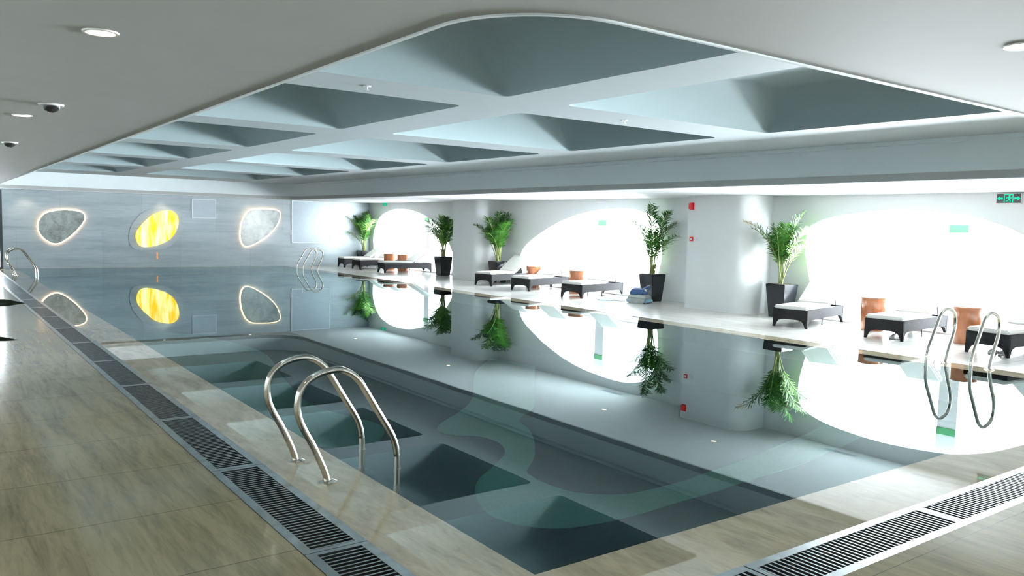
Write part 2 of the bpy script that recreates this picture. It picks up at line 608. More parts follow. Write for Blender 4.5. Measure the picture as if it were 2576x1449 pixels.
# coffered ceiling: one grid of ribs with truncated pyramids
xs = [(1.43, 4.78), (5.55, 8.95)]
ys = [(6.73 - 3.15 + 3.95 * k, 6.73 + 3.95 * k) for k in range(-1, 6)]
holes = []
cf = MB()
ZT, INS, RR = 3.42, .52, .10
for x0, x1 in xs:
    for y0, y1 in ys:
        h = rounded_rect(x0, y0, x1, y1, (RR,) * 4, 3)
        t = rounded_rect(x0 + INS, y0 + INS, x1 - INS, y1 - INS, (.22,) * 4, 3)
        mid = rounded_rect(x0 + .03, y0 + .03, x1 - .03, y1 - .03, (RR,) * 4, 3)
        holes.append(h)
        k = len(h)
        cf.add([(x, y, ZR) for x, y in h] + [(x, y, ZR + .055) for x, y in mid] + [(x, y, ZT) for x, y in t],
               [(i, (i + 1) % k, (i + 1) % k + k, i + k) for i in range(k)] + [(i + k, (i + 1) % k + k, (i + 1) % k + 2 * k, i + 2 * k) for i in range(k)]
               + [tuple(range(2 * k, 3 * k))])
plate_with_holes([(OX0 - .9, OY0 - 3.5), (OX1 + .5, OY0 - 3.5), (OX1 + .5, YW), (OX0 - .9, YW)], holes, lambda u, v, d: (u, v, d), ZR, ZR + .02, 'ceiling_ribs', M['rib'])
cf.build('ceiling_coffers', M['coffer_shaded'], kind='structure', smooth=50)
# closed roof above everything so that no sky leaks in
rf = MB()
rf.box((XL - .3, YF - .3, 3.6), (16.5, YW + .5, 3.8))
rf.build('ceiling_slab', M['soffit'], kind='structure')

# ---- walls
wl = MB()
wl.box((XL - .3, YF - .3, -.25), (XL, YW + .3, 3.7))
wl.build('wall_left', M['white_wall'], kind='structure')
wf = MB()
wf.box((XL, YF - .3, -.25), (XW + .5, YF, 3.7))
wf.build('wall_front', M['white_wall'], kind='structure')

# window wall with organic openings
win3 = [(9.20, .03), (9.42, .37), (9.594, .871), (9.699, 1.421), (9.596, 1.803), (9.088, 2.017), (7.98, 2.14), (6.848, 2.084), (6.201, 1.936), (5.734, 1.739), (5.0, 1.32), (4.55, .85), (4.45, .4), (4.6, .03)]
win2 = [(18.9, .03), (19.148, .45), (19.22, .80), (18.829, 1.215), (17.577, 1.782), (16.263, 2.10), (15.06, 2.19), (14.356, 2.13), (13.85, 1.93), (13.62, 1.5), (13.60, .9), (13.8, .35), (14.0, .03)]
win1 = [(28.5, .03), (28.73, .45), (28.82, 1.2), (28.35, 1.85), (27.508, 2.13), (26.575, 2.20), (25.393, 2.08), (24.277, 1.754), (23.45, 1.22), (23.0, .75), (22.9, .4), (23.05, .03)]

win0 = [(y - 9.3 if y > 5 else y - 8.9, z) for y, z in win3]
win0 = [(max(y, YF + .15), z) for y, z in win0]

def opening(pts):
    s = smooth_open(pts, 8)
    return s


wall_o = [(YF, 0), (YW, 0), (YW, 3.6), (YF, 3.6)]
wall_o = [(YF, -.01), (YW + .2, -.01), (YW + .2, 3.6), (YF, 3.6)]
plate_with_holes(wall_o, [opening(w) for w in (win0, win3, win2, win1)], lambda u, v, d: (d, u, v), XW, XW + .30, 'wall_right', M['white_wall'])


# piers standing proud of the window wall, near corner rounded
def pier(y0, y1, name):
    pts = [(XW + .01, y1)]
    pts += [(13.5, y1)]
    r = .38
    for j in range(9):
        a = pi + .5 * pi * j / 8
        pts.append((13.5 + r + r * cos(a), y0 + r + r * sin(a)))
    pts += [(XW + .01, y0)]
    MB().prism(pts, lambda u, v, d: (u, v, d), 0, ZC).build(name, M['white_wall'], kind='structure', smooth=30)


pier(10.50, 12.08, 'wall_pier')
pier(20.25, 21.70, 'wall_pier')
pier(1.0, 2.6, 'wall_pier')

# far wall of veined marble; an opening at its left end is glazed
bw_ = MB()
bw_.box((2.03, YW, -.25), (XW + .4, YW + .3, 3.7))
bw_.box((XL, YW, ZC - .04), (2.03, YW + .3, 3.7))
bw_.box((XL, YW, -.25), (1.72, YW + .3, ZC))
bw_.build('wall_back', M['marble_wall'], kind='structure')
fr_ = MB()
fr_.box((1.97, YW - .03, 0), (2.05, YW + .05, ZC - .04))
fr_.box((1.72, YW - .03, 0), (1.76, YW + .05, ZC - .04))
fr_.box((1.72, YW - .03, ZC - .10), (2.0, YW + .05, ZC - .04))
fr_.box((1.72, YW - .03, 0), (2.0, YW + .05, .06))
wfr = fr_.build('window_1', M['frame_dark'], kind='structure')

# outside: slender pillars of the glazed facade, parapet and transoms
for y in (7.05, 16.4, 25.8, -2.4):
    MB().box((14.95, y - .17, 0), (15.2, y + .17, 3.6)).build('facade_pillar', M['mullion'], kind='structure')
pp = MB()
pp.box((16.0, YF, 0), (16.15, YW + 3, .42))
pp.build('wall_parapet', M['mullion'], kind='structure')
wg = MB()  # added slab outside the far window, cuts the daylight on the marble wall
wg.box((18.5, 18.0, -9.0), (19.0, 36, 6.0))
wg.build('light_blocker_wall', M['mullion'], kind='structure')
tr2 = MB()
for z in (.75, 2.25):
    tr2.box((15.06, YF, z), (15.10, YW, z + .035))
tr2.build('facade_transom', M['mullion'], kind='structure')

# ================================================================== FIXTURES
# ---- drain grates
def grate(length):
    root = empty('drain_grate', (0, 0, 0), 0, 'x', 'drain grate')
    w = .355
    f = MB()
    z0, z1 = -.045, .002
    f.box((0, -w / 2, z0), (length, -w / 2 + .055, z1))
    f.box((0, w / 2 - .055, z0), (length, w / 2, z1))
    f.box((0, -w / 2 + .055, z0), (.035, w / 2 - .055, z1))
    f.box((length - .035, -w / 2 + .055, z0), (length, w / 2 - .055, z1))
    f.build('frame', M['grate_steel'], root)
    s = MB()
    x = .035 + .012
    while x < length - .05:
        s.box((x, -w / 2 + .055, -.010), (x + .012, w / 2 - .055, -.002))
        x += .040
    s.build('slats', M['grate_steel'], root)
    return root


GL = 1.64
g0 = grate(GL - .006)
ynames = ['in the near corner, cut by the frame', 'just before the near ladder', 'beside the near ladder hoops', 'just beyond the near ladder', 'second beyond the near ladder', 'third beyond the near ladder',
          'fourth beyond the near ladder']
yjs = [GY0 + .02 + GL * k for k in range(17)]
yj0 = 3.851 - GL
GGRP = 'steel drain grates along the left pool edge'
first = True
for k in range(17):
    y = yj0 + GL * k
    if y + GL > YW:
        break
    lab = ('steel slotted drain grate on left deck ' + (ynames[k] if k < len(ynames) else '%s from the far end of the left drain' % ['', 'last', 'second', 'third', 'fourth', 'fifth', 'sixth', 'seventh', 'eighth', 'ninth', 'tenth'][max(1, 16 - k)]))
    if first:
        g = g0
        first = False
    else:
        g = copy_tree(g0)
    g.location = ((GX0 + GX1) / 2, y + .003, 0)
    g.rotation_euler = (0, 0, pi / 2)
    g['label'] = lab
    g['group'] = GGRP
xl = {0: 'steel slotted drain grate at near pool end, leftmost, just in frame', 1: 'steel slotted drain grate at near pool end with dark open slots',
      2: 'steel slotted drain grate at near pool end, pale slats beside bright joint', 3: 'steel slotted drain grate at near pool end, near the right frame edge',
      4: 'steel slotted drain grate at near pool end, past the picture edge', 5: 'steel slotted drain grate at near pool end, by the window side'}
for k in range(0, 5):
    g = copy_tree(g0) if k else grate(3.345 - 1.91)
    g.location = (GX1 - .18 + GL * k + .003, (GY0 + GY1) / 2, 0)
    g.location.x = 3.35 + GL * (k - 1) + .003 if k else 1.908
    g.rotation_euler = (0, 0, 0)
    g['label'] = xl[k]
    g['group'] = 'steel drain grates along the near pool end'


# ---- ladders.  local frame: +x towards the water, origin between the hoops on the deck leg line
def ladder(loc, rz, label, gap=.553):
    root = empty('pool_ladder', loc, rz, label, 'pool ladder', 'steel pool ladders')
    prof = [(0, -.002), (-.030, .095), (-.10, .25), (-.165, .37), (-.20, .46), (-.207, .54), (-.19, .615), (-.145, .675), (-.075, .715), (.01, .735), (.09, .732), (.16, .70),
            (.215, .65), (.265, .575), (.36, .42), (.45, .275), (.485, .20), (.502, .12), (.506, 0), (.506, -.75)]
    sp = smooth_open(prof, 5)
    for s in (-1, 1):
        h = MB().tube([(x, s * gap / 2, z) for x, z in sp], .0225, 14)
        h.build('handrail', M['steel'], root, smooth=60)
        fl_ = MB().lathe((0, s * gap / 2, 0), [(.060, 0), (.060, .006), (.040, .014), (.026, .018)], 24)
        fl_.build('flange', M['steel'], root, smooth=40)
        cl = MB().tube([(.506, s * gap / 2, -.012), (.506, s * gap / 2, .014)], .027, 14)
        cl.build('collar', M['steel'], root, smooth=60)
    for z in (-.14, -.40, -.66):
        MB().box((.47, -gap / 2, z - .012), (.545, gap / 2, z + .012)).build('tread', M['grate_steel'], root, bevel=.004)
    return root


ladder((2.116, 5.163, 0), 0, 'steel pool ladder hoops in the left foreground, nearest the camera')
ladder((11.06, 5.005, 0), pi, 'steel pool ladder hoops on the window side near the right frame edge')
ladder((2.116, 26.1, 0), 0, 'dark-looking steel ladder hoops at the far left pool corner')
ladder((11.02, 26.75, 0), pi, 'thin pale ladder hoops at far right, before the marble wall panel')


# ---- loungers. local +x runs from the foot end to the head end
def lounger():
    root = empty('sun_lounger', (0, 0, 0), 0, 'x', 'sun lounger')
    Ln, hw, zt, zb = 1.74, .315, .325, .145
    f = MB()
    f.box((0, -hw, zb), (.03, hw, zt))
    f.box((Ln - .03, -hw, zb), (Ln, hw, zt))
    f.box((.03, -hw, zb), (Ln - .03, -hw + .03, zt))
    f.box((.03, hw - .03, zb), (Ln - .03, hw, zt))
    f.box((.03, -hw + .03, zt - .05), (Ln - .03, hw - .03, zt - .025))
    f.build('frame', M['wicker'], root, bevel=.006)
    arc = [(0, zb), (0, 0), (.038, 0), (.050, .04), (.07, .085), (.10, .118), (.15, .138), (.20, zb)]
    for ex in (0, 1):
        for s in (-1, 1):
            m_ = MB()
            X = (lambda u: u) if not ex else (lambda u: Ln - u)
            # panel in the end plane
            m_.prism(arc, lambda u, v, d: (X(d), s * (hw - u), v), 0, .03)
            m_.prism(arc, lambda u, v, d: (X(u), s * (hw - d), v), 0, .03)
            m_.build('leg', M['wicker'], root)
    for s in (-1, 1):
        MB().tube([(Ln * .55, s * (hw - .10), 0), (Ln * .55, s * (hw - .10), zb + .13)], .012, 8).build('support_foot', M['strut'], root)
    hx = 1.06
    ma = MB()
    ma.box((-.01, -hw + .012, zt), (hx, hw - .012, zt + .062))
    ma.build('seat_cushion', M['cushion'], root, bevel=.022, smooth=50)
    a = radians(33)
    ca, sa = cos(a), sin(a)

    def bk(x, y, z):
        return (hx + .01 + x * ca - z * sa, y, zt + .01 + x * sa + z * ca)
    bl = .80
    bf = MB()
    b0 = MB().box((0, -hw + .02, 0), (bl, hw - .02, .018))
    bf.add([bk(*p) for p in b0.v], b0.f)
    bf.build('backrest_panel', M['strut'], root)
    b1 = MB().box((-.01, -hw + .012, .018), (bl + .02, hw - .012, .085))
    bc = MB().add([bk(*p) for p in b1.v], b1.f)
    bc.build('back_cushion', M['cushion'], root, bevel=.022, smooth=50)
    for s in (-1, 1):
        MB().tube([bk(.42, s * (hw - .07), 0), (hx + .46, s * (hw - .07), zt - .03)], .010, 8).build('backrest_strut', M['strut'], root)
    return root


l0 = lounger()
LS = [
    (12.53, 8.74, 12, 'dark wicker lounger with cream cushion directly before the palm with V-spread fronds'),
    (12.60, 7.03, 5, 'dark wicker lounger with cream cushion, before the widest bright window, white slippers beneath'),
    (12.40, 5.36, -6, 'dark wicker lounger behind the right ladder hoops, cut by the right frame edge'),
    (12.71, 18.80, 14, 'dark wicker lounger, left one of the middle trio, before a bushy palm pot'),
    (12.66, 16.99, 14, 'dark wicker lounger, centre one of the middle trio, between two brown drum tables'),
    (12.62, 14.88, 12, 'dark wicker lounger, right one of the middle trio, beside the blue pool cleaner'),
    (12.60, 28.05, -2, 'small distant dark lounger, leftmost of the far trio by the marble wall'),
    (12.64, 26.85, 2, 'small distant dark lounger, middle of the far trio'),
    (12.62, 24.85, -5, 'small distant dark lounger, rightmost of the far trio, before the far oval window'),
]
for i, (x, y, a, lab) in enumerate(LS):
    o = l0 if i == 0 else copy_tree(l0)
    o.location = (x, y, 0)
    o.rotation_euler = (0, 0, radians(a))
    o['label'] = lab
    o['group'] = 'wicker sun loungers along the window side'


# ---- drum tables
def drum():
    root = empty('side_table', (0, 0, 0), 0, 'x', 'side table')
    MB().lathe((0, 0, 0), [(.19, 0), (.195, .01), (.205, .28), (.21, .55), (.21, .565)], 40, cap1=True).build('drum_body', M['table'], root, smooth=40)
    MB().lathe((0, 0, .565), [(.212, 0), (.216, .006), (.216, .018), (.210, .024)], 40).build('table_top', M['table'], root, smooth=40)
    return root


t0 = drum()
for i, (x, y, lab) in enumerate([
    (13.66, 7.83, 'glossy brown drum side table between the two right-hand loungers, left one'),
    (13.45, 6.12, 'glossy brown drum side table behind the right ladder hoop'),
    (13.72, 17.80, 'small brown drum table, left of the two in the middle trio'),
    (13.62, 15.84, 'small brown drum table, right of the two in the middle trio'),
    (13.55, 26.02, 'tiny brown drum table, left of the two in the far trio'),
    (13.75, 25.38, 'tiny brown drum table, right of the two in the far trio')]):
    o = t0 if i == 0 else copy_tree(t0)
    o.location = (x, y, 0)
    o.rotation_euler = (0, 0, i * 1.3)
    o['label'] = lab
    o['group'] = 'brown drum side tables between the loungers'


# ---- potted palms
def keep_clear(p, loc):
    x, y = p[0] + loc[0], p[1] + loc[1]
    x = min(x, XW - .03)
    y = min(y, YW - .03)
    for y0, y1 in ((10.50, 12.08), (20.25, 21.70)):
        if x > 13.46 and y0 - .04 < y < y1 + .04:
            opts = [(x - 13.46, 13.46, y), (abs(y - (y0 - .04)), x, y0 - .04), (abs(y - (y1 + .04)), x, y1 + .04)]
            _, x, y = min(opts)
    return Vector((x - loc[0], y - loc[1], p[2]))


def palm(loc, seed, label, fronds, spread, top, pot_h=.64, dens=1.0, bare=.75):
    rnd = random.Random(seed)
    root = empty('potted_palm', loc, 0, label, 'potted palm', 'potted palms against the window wall')
    p = MB()
    zz = pot_h
    a0, a1 = .165, .225
    p.frustum((0, 0), a0, a0, a1, a1, 0, zz)
    pot = p.build('pot', M['pot'], root, bevel=.008)
    MB().frustum((0, 0), a1 - .03, a1 - .03, a1 - .025, a1 - .025, zz - .005, zz + .006).build('soil', M['soil'], root)
    cane = MB()
    leafs = MB()
    H = top - zz
    for i in range(fronds):
        az, lean, reach, hh, kind = spread(i, rnd)
        bx, by = rnd.uniform(-.06, .06), rnd.uniform(-.05, .05)
        # rachis: up from the pot, arching outwards
        d = Vector((cos(az), sin(az), 0))
        pts = []
        for j in range(13):
            t = j / 12
            out = reach * (lean * t + (1 - lean) * t ** 2.4)
            up_ = H * hh * (1.0 * t - .30 * max(0, reach) * t ** 3.2)
            pts.append(keep_clear(Vector((bx, by, zz - .01)) + d * out + Vector((0, 0, up_)), loc))
        cane.tube(pts, [.011 * (1 - .75 * j / 12) + .002 for j in range(13)], 6, k=0)
        # leaflets
        nl = int(34 * dens)
        for q in range(nl):
            t = .38 + (1 - .38) * (q + .5) / nl * .99
            if t * hh < (1 - bare) * .6:
                continue
            f = t * 12
            j = min(int(f), 11)
            P = pts[j].lerp(pts[j + 1], f - j)
            T = (pts[j + 1] - pts[j]).normalized()
            S = T.cross(Vector((0, 0, 1)))
            if S.length < .05:
                S = Vector((-d.y, d.x, 0))
            S.normalize()
            B = S.cross(T).normalized()
            env = math.sin(pi * min(1, (t - .30) / .72)) ** .6
            ln = (.30 * env + .05) * rnd.uniform(.8, 1.15)
            for s in (-1, 1):
                dr = (S * s * rnd.uniform(.6, 1.0) + T * rnd.uniform(.5, 1.0) + B * rnd.uniform(.0, .5) + Vector((rnd.uniform(-.2, .2), rnd.uniform(-.2, .2), rnd.uniform(-.2, .2)))).normalized()
                w = T * .010 + B * .006
                A0 = P
                A1 = P + dr * ln * .45 + Vector((0, 0, -.01))
                A2 = P + dr * ln + Vector((0, 0, -.10 * ln / .3 * rnd.uniform(.4, 1.2)))
                kk = kind
                if kind == 2 and t < .8:
                    kk = 0
                wv = (S * .0 + T.cross(dr).normalized()) * .5
                ww = (dr.cross(B)).normalized() * .0098
                leafs.add([keep_clear(g_, loc) for g_ in (A0 - ww * .4, A0 + ww * .4, A1 + ww, A1 - ww, A2)], [(0, 1, 2, 3), (3, 2, 4)], kk)
    cane.build('cane', M['cane'], root, smooth=60)
    leafs.build('foliage', [M['leaf'], M['leaf_light'], M['leaf_dry']], root, fix=False)
    return root


def bushy(i, r):
    return (i * 2.4 + r.uniform(-.3, .3), r.uniform(.3, .6), r.uniform(.10, .34) if cos(i * 2.4) > .25 else r.uniform(.25, .85), r.uniform(.55, 1.0), 0 if r.random() < .78 else 1)


def vee(i, r):
    # towards +Y / -Y mostly (left and right in the picture)
    spec = [(2.40, .25, .80, 1.0, 2), (2.3, .3, .62, .84, 0), (-1.3, .3, .40, 1.0, 0), (-1.5, .3, .62, .88, 1), (-1.45, .4, .66, .70, 1), (2.2, .3, .25, .78, 0),
            (-2.4, .3, .28, .80, 0), (3.1, .3, .20, .72, 0), (-1.0, .3, .40, .76, 0), (1.2, .3, .38, .66, 0), (-.4, .3, .20, .74, 0), (.6, .3, .2, .62, 1)]
    a, b_, c, d_, e = spec[i % len(spec)]
    return a + r.uniform(-.1, .1), b_, c, d_, e


def airy(i, r):
    spec = [(1.9, .3, .55, .86, 0), (-1.2, .3, .55, .84, 0), (1.5, .3, .15, 1.0, 0), (-1.5, .3, .42, .98, 0), (-1.35, .35, .62, .66, 0), (2.0, .35, .55, .62, 0),
            (3.0, .3, .3, .70, 0), (-.7, .3, .3, .7, 0), (.6, .3, .3, .66, 0), (-2.4, .3, .35, .6, 0), (-1.6, .3, .5, .55, 0)]
    a, b_, c, d_, e = spec[i % len(spec)]
    return a + r.uniform(-.15, .15), b_, c, d_, e


palm((13.92, 9.93, 0), 5, 'palm with V-spread fronds in black pot, between the pier and the large right window', 12, vee, 2.30, .66, bare=.7)
palm((13.93, 13.50, 0), 11, 'airy palm in black pot next to the blue pool cleaner, against the middle window', 15, airy, 2.36, .64, dens=.9)
palm((13.90, 19.76, 0), 21, 'bushy palm with yellowing left leaves in black pot, just right of the far pier', 22, bushy, 2.22, .62, dens=1.1)
palm((13.92, 22.95, 0), 31, 'dense palm in black pot, partly hidden by the far pier', 22, bushy, 2.15, .62)
palm((13.92, 28.86, 0), 41, 'farthest palm in black pot, by the marble wall corner', 16, bushy, 2.30, .58)


# ---- leafy plant at the left edge of the picture (only leaf tips reach into view)
def leaf_plant():
    root = empty('leafy_plant', (-.42, 2.05, 0), 0, 'leafy plant at the left picture edge, only dark pointed leaf tips showing', 'plant')
    MB().lathe((0, 0, 0), [(.13, 0), (.17, .30), (.18, .36), (.165, .37)], 24).build('pot', M['pot'], root, smooth=40)
    MB().lathe((0, 0, .34), [(.155, 0), (.15, .012)], 24).build('soil', M['soil'], root)
    st = MB()
    st.tube([(0, 0, .34), (.02, 0, .8), (.0, .02, 1.2), (.03, 0, 1.62)], [.014, .012, .010, .006], 8)
    lf = MB()
    # (attach z, tip offset in world x/z, y, width)
    leaves = [((.03, 0, 1.44), (.60, -.05, 1.510), .044), ((.02, 0, 1.40), (.585, -.05, 1.432), .034), ((.03, 0, 1.60), (.53, -.05, 1.572), .04),
              ((.02, 0, 1.2), (.525, -.05, 1.27), .04), ((0, 0, 1.3), (-.5, .1, 1.4), .045), ((0, 0, 1.5), (-.3, .4, 1.65), .045), ((0, 0, 1.1), (-.2, -.45, 1.1), .045),
              ((.02, 0, 1.62), (.1, .35, 1.8), .04), ((0, 0, .9), (.4, .3, 1.0), .045), ((0, 0, .8), (-.3, -.3, .95), .045)]
    for A, B_, w in leaves:
        A, B_ = Vector(A), Vector(B_)
        st.tube([A, A.lerp(B_, .35) + Vector((0, 0, .02))], .004, 6)
        d = (B_ - A)
        side = Vector((0, 0, 1)).cross(d).normalized() * .35 + Vector((0, 0, 1)) * .9
        side.normalize()
        n = 12
        vs, fs = [], []
        for j in range(n + 1):
            t = .30 + .70 * j / n
            u = (t - .30) / .70
            wid = w * (math.sin(pi * min(1, u ** .85 * .985 + .015)) ** .75) * .5
            c = A.lerp(B_, t) + Vector((0, 0, .03 * math.sin(pi * t)))
            vs += [c - side * wid, c + Vector((0, -.004, 0)), c + side * wid]
        for j in range(n):
            a = j * 3
            fs += [(a, a + 1, a + 4, a + 3), (a + 1, a + 2, a + 5, a + 4)]
        lf.add(vs, fs)
    st.build('stem', M['cane'], root, smooth=60)
    lf.build('foliage', M['dark_leaf'], root, fix=False)


leaf_plant()


# ---- robotic pool cleaner beside the airy palm
def cleaner():
    root = empty('pool_cleaner', (13.33, 13.30, 0), radians(-70), 'blue and grey robotic pool cleaner on deck beside the airy palm pot', 'pool cleaner')
    b = MB()
    b.frustum((0, 0), .20, .155, .235, .18, .03, .12)
    b.frustum((0, 0), .235, .18, .19, .14, .12, .19)
    b.build('housing', M['grey_plastic'], root, bevel=.012, smooth=40)
    c = MB()
    c.frustum((-.02, 0), .185, .14, .15, .12, .19, .30)
    c.frustum((-.02, 0), .15, .12, .09, .08, .30, .335)
    c.build('cover', M['blue_plastic'], root, bevel=.015, smooth=40)
    MB().frustum((-.05, 0), .075, .06, .05, .045, .335, .352).build('lid', M['white_plastic'], root, bevel=.006)
    for s in (-1, 1):
        t = MB()
        t.prism([(-.20, .03), (-.17, 0), (.17, 0), (.21, .03), (.21, .085), (.17, .11), (-.17, .11), (-.20, .085)], lambda u, v, d: (u, d, v), s * .165, s * .205)
        t.build('track', M['grey_plastic'], root, bevel=.005)
    for s in (-1, 1):
        MB().tube([(s * .222, -.16, .05), (s * .222, .16, .05)], .042, 16).build('brush_roller', M['cable'], root, smooth=50)
    h = smooth_open([(.10, .12, .20), (.17, .13, .33), (.22, .08, .39), (.23, -.05, .39), (.17, -.13, .33), (.10, -.12, .20)], 6)
    MB().tube(h, .016, 10).build('handle', M['blue_plastic'], root, smooth=60)
    MB().lathe((.15, .0, .27), [(.034, 0), (.034, .03), (.02, .045)], 20).build('knob', M['white_plastic'], root, smooth=40)


cleaner()
cb = MB().tube(smooth_open([(13.20, 13.62, .012), (13.05, 13.78, .012), (12.85, 14.05, .012), (12.98, 14.32, .012), (13.3, 14.45, .012), (13.42, 14.2, .012)], 8), .009, 8)
cable = cb.build('power_cable', M['cable'], smooth=60)
tag(cable, 'pale blue cable lying on deck beside the pool cleaner', 'cable')

# ---- slippers below two loungers
for k, (x, y, a, lab) in enumerate([(12.80, 7.00, 12, 'white slipper under the lounger before the widest window, left of a pair'), (12.80, 6.87, 4, 'white slipper under the lounger before the widest window, right of a pair'),
                                    (12.62, 5.40, 3, 'white slipper under the lounger behind the right ladder, left of a pair'), (12.62, 5.26, -4, 'white slipper under the lounger behind the right ladder, right of a pair')]):
    r0 = empty('slipper', (x, y, 0), radians(a), lab, 'slipper', 'white slippers under the right-hand loungers')
    so = smooth_closed([(0, -.035), (.13, -.048), (.25, -.035), (.27, 0), (.25, .035), (.13, .048), (0, .035), (-.01, 0)], 5)
    MB().prism(so, lambda u, v, d: (u, v, d), 0, .018).build('sole', M['slipper'], r0)
    vs, fs = [], []
    for i in range(6):
        xx = .005 + .125 * i / 5
        hh = .028 + .034 * i / 5
        for j in range(9):
            a_ = pi * j / 8
            vs.append((xx, .045 * cos(a_), .018 + hh * sin(a_) * (.9 if i else .6)))
    for i in range(5):
        for j in range(8):
            fs.append((i * 9 + j, i * 9 + j + 1, (i + 1) * 9 + j + 1, (i + 1) * 9 + j))
    MB().add(vs, fs).build('strap', M['slipper'], r0, smooth=60)


# ---- ceiling fixtures
def downlight(x, y, label, r=.056, group='round downlights in the low ceiling', z=ZC, power=9):
    z -= .010 if x > 11 else 0
    root = empty('downlight', (x, y, z), 0, label, 'downlight', group)
    MB().lathe((0, 0, -.006), [(r, 0), (r + .012, 0), (r + .014, .006), (r, .006), (r, 0)], 28, cap0=False, cap1=False).build('trim_ring', M['lamp_rim'], root, smooth=40)
    MB().lathe((0, 0, -.003), [(r, 0), (r, .002)], 28).build('lens', M['lamp'], root)
    if power:
        s = light('lamp_glow', 'SPOT', (0, 0, -.02), power, (1.0, .82, .55), spot_size=radians(110), spot_blend=.8, shadow_soft_size=.05)
        s.parent = root
    return root


for x, y, lab in [(.615, 3.712, 'warm round downlight, largest, at upper left of the grey ceiling'), (.652, 7.22, 'second warm downlight along the left ceiling, beside the dome detector'),
                  (.66, 10.72, 'third warm downlight at the left picture edge'), (.67, 14.2, 'fourth warm downlight along the left ceiling'), (3.47, 1.44, 'warm downlight cut by the upper right picture edge')]:
    downlight(x, y, lab, power=30)
for x, y, lab in [(12.5, 7.32, 'downlight in the bright window-side ceiling, nearest the camera'), (12.5, 10.3, 'downlight in the window-side ceiling beside the near pier'),
                  (12.5, 13.46, 'downlight in the window-side ceiling before the airy palm'), (12.4, 20.05, 'downlight in the window-side ceiling beside the far pier'),
                  (12.4, 26.3, 'farthest downlight in the window-side ceiling')]:
    downlight(x, y, lab, r=.05, power=14)
for x, y, lab in [(2.66, 28.86, 'tiny warm wall-washer light above the left backlit stone'), (6.6, 28.86, 'tiny warm wall-washer light above the glowing yellow panel'),
                  (9.5, 28.86, 'tiny warm wall-washer light above the right backlit stone')]:
    downlight(x, y, lab, r=.045, power=15)


def sprinkler(x, y, z, label, dome=False):
    z -= .010 if x > 11 else 0
    root = empty('smoke_detector' if dome else 'sprinkler', (x, y, z), 0, label, 'detector' if dome else 'sprinkler', None)
    if dome:
        MB().lathe((0, 0, -.012), [(.075, 0), (.08, .012)], 28).build('base', M['white_plastic'], root, smooth=40)
        MB().lathe((0, 0, -.055), [(.012, 0), (.036, .010), (.052, .028), (.055, .043)], 24).build('dome', M['pad'], root, smooth=60)
    else:
        MB().lathe((0, 0, -.008), [(.035, 0), (.038, .008)], 20).build('rosette', M['white_plastic'], root, smooth=40)
        MB().lathe((0, 0, -.04), [(.018, 0), (.018, .003), (.006, .004), (.008, .032)], 16).build('head', M['lamp_rim'], root, smooth=40)


sprinkler(.745, 6.36, ZC, 'black dome detector on the left grey ceiling', True)
sprinkler(.79, 10.05, ZC, 'small dome detector at the far left of the grey ceiling', True)
sprinkler(3.45, 7.12, ZR, 'small sprinkler on the rib between the first two left coffers')
sprinkler(6.8, 7.14, ZR, 'small sprinkler on the rib before the second right coffer')
sprinkler(12.78, 9.15, ZC, 'small sprinkler in the bright ceiling above the V-spread palm')
sprinkler(12.3, 15.3, ZC, 'small sprinkler in the bright ceiling before the middle window')


def ceiling_vent(x, y, label):
    root = empty('ceiling_vent', (x, y, ZC - .010), 0, label, 'air vent', 'linear air vents in the window-side ceiling')
    f = MB()
    f.box((-.07, -.35, -.006), (.07, -.335, 0)).box((-.07, .335, -.006), (.07, .35, 0)).box((-.07, -.335, -.006), (-.055, .335, 0)).box((.055, -.335, -.006), (.07, .335, 0))
    f.build('frame', M['vent_frame'], root)
    s = MB()
    for k in range(5):
        s.box((-.05 + k * .021, -.335, -.005), (-.04 + k * .021, .335, 0))
    s.build('slats', M['vent'], root)


ceiling_vent(14.0, 8.5, 'linear air vent in the ceiling over the large right window')
ceiling_vent(14.0, 14.8, 'linear air vent in the ceiling over the middle window')

# ---- signs and alarms
ex = empty('exit_sign', (XW - .025, 5.98, 2.328), 0, 'lit green running-man exit sign with two arrows, on the wall at upper right', 'exit sign')
MB().box((-.02, -.19, -.083), (.025, .19, .083)).build('housing', M['lamp_rim'], ex, bevel=.004)
MB().box((-.024, -.182, -.074), (-.019, .182, .074)).build('sign_face', M['black_plastic'], ex)


def flatp(pts, depth=.003, x=-.027):
    return MB().prism(pts, lambda u, v, d: (d, -u, v), x, x + depth)


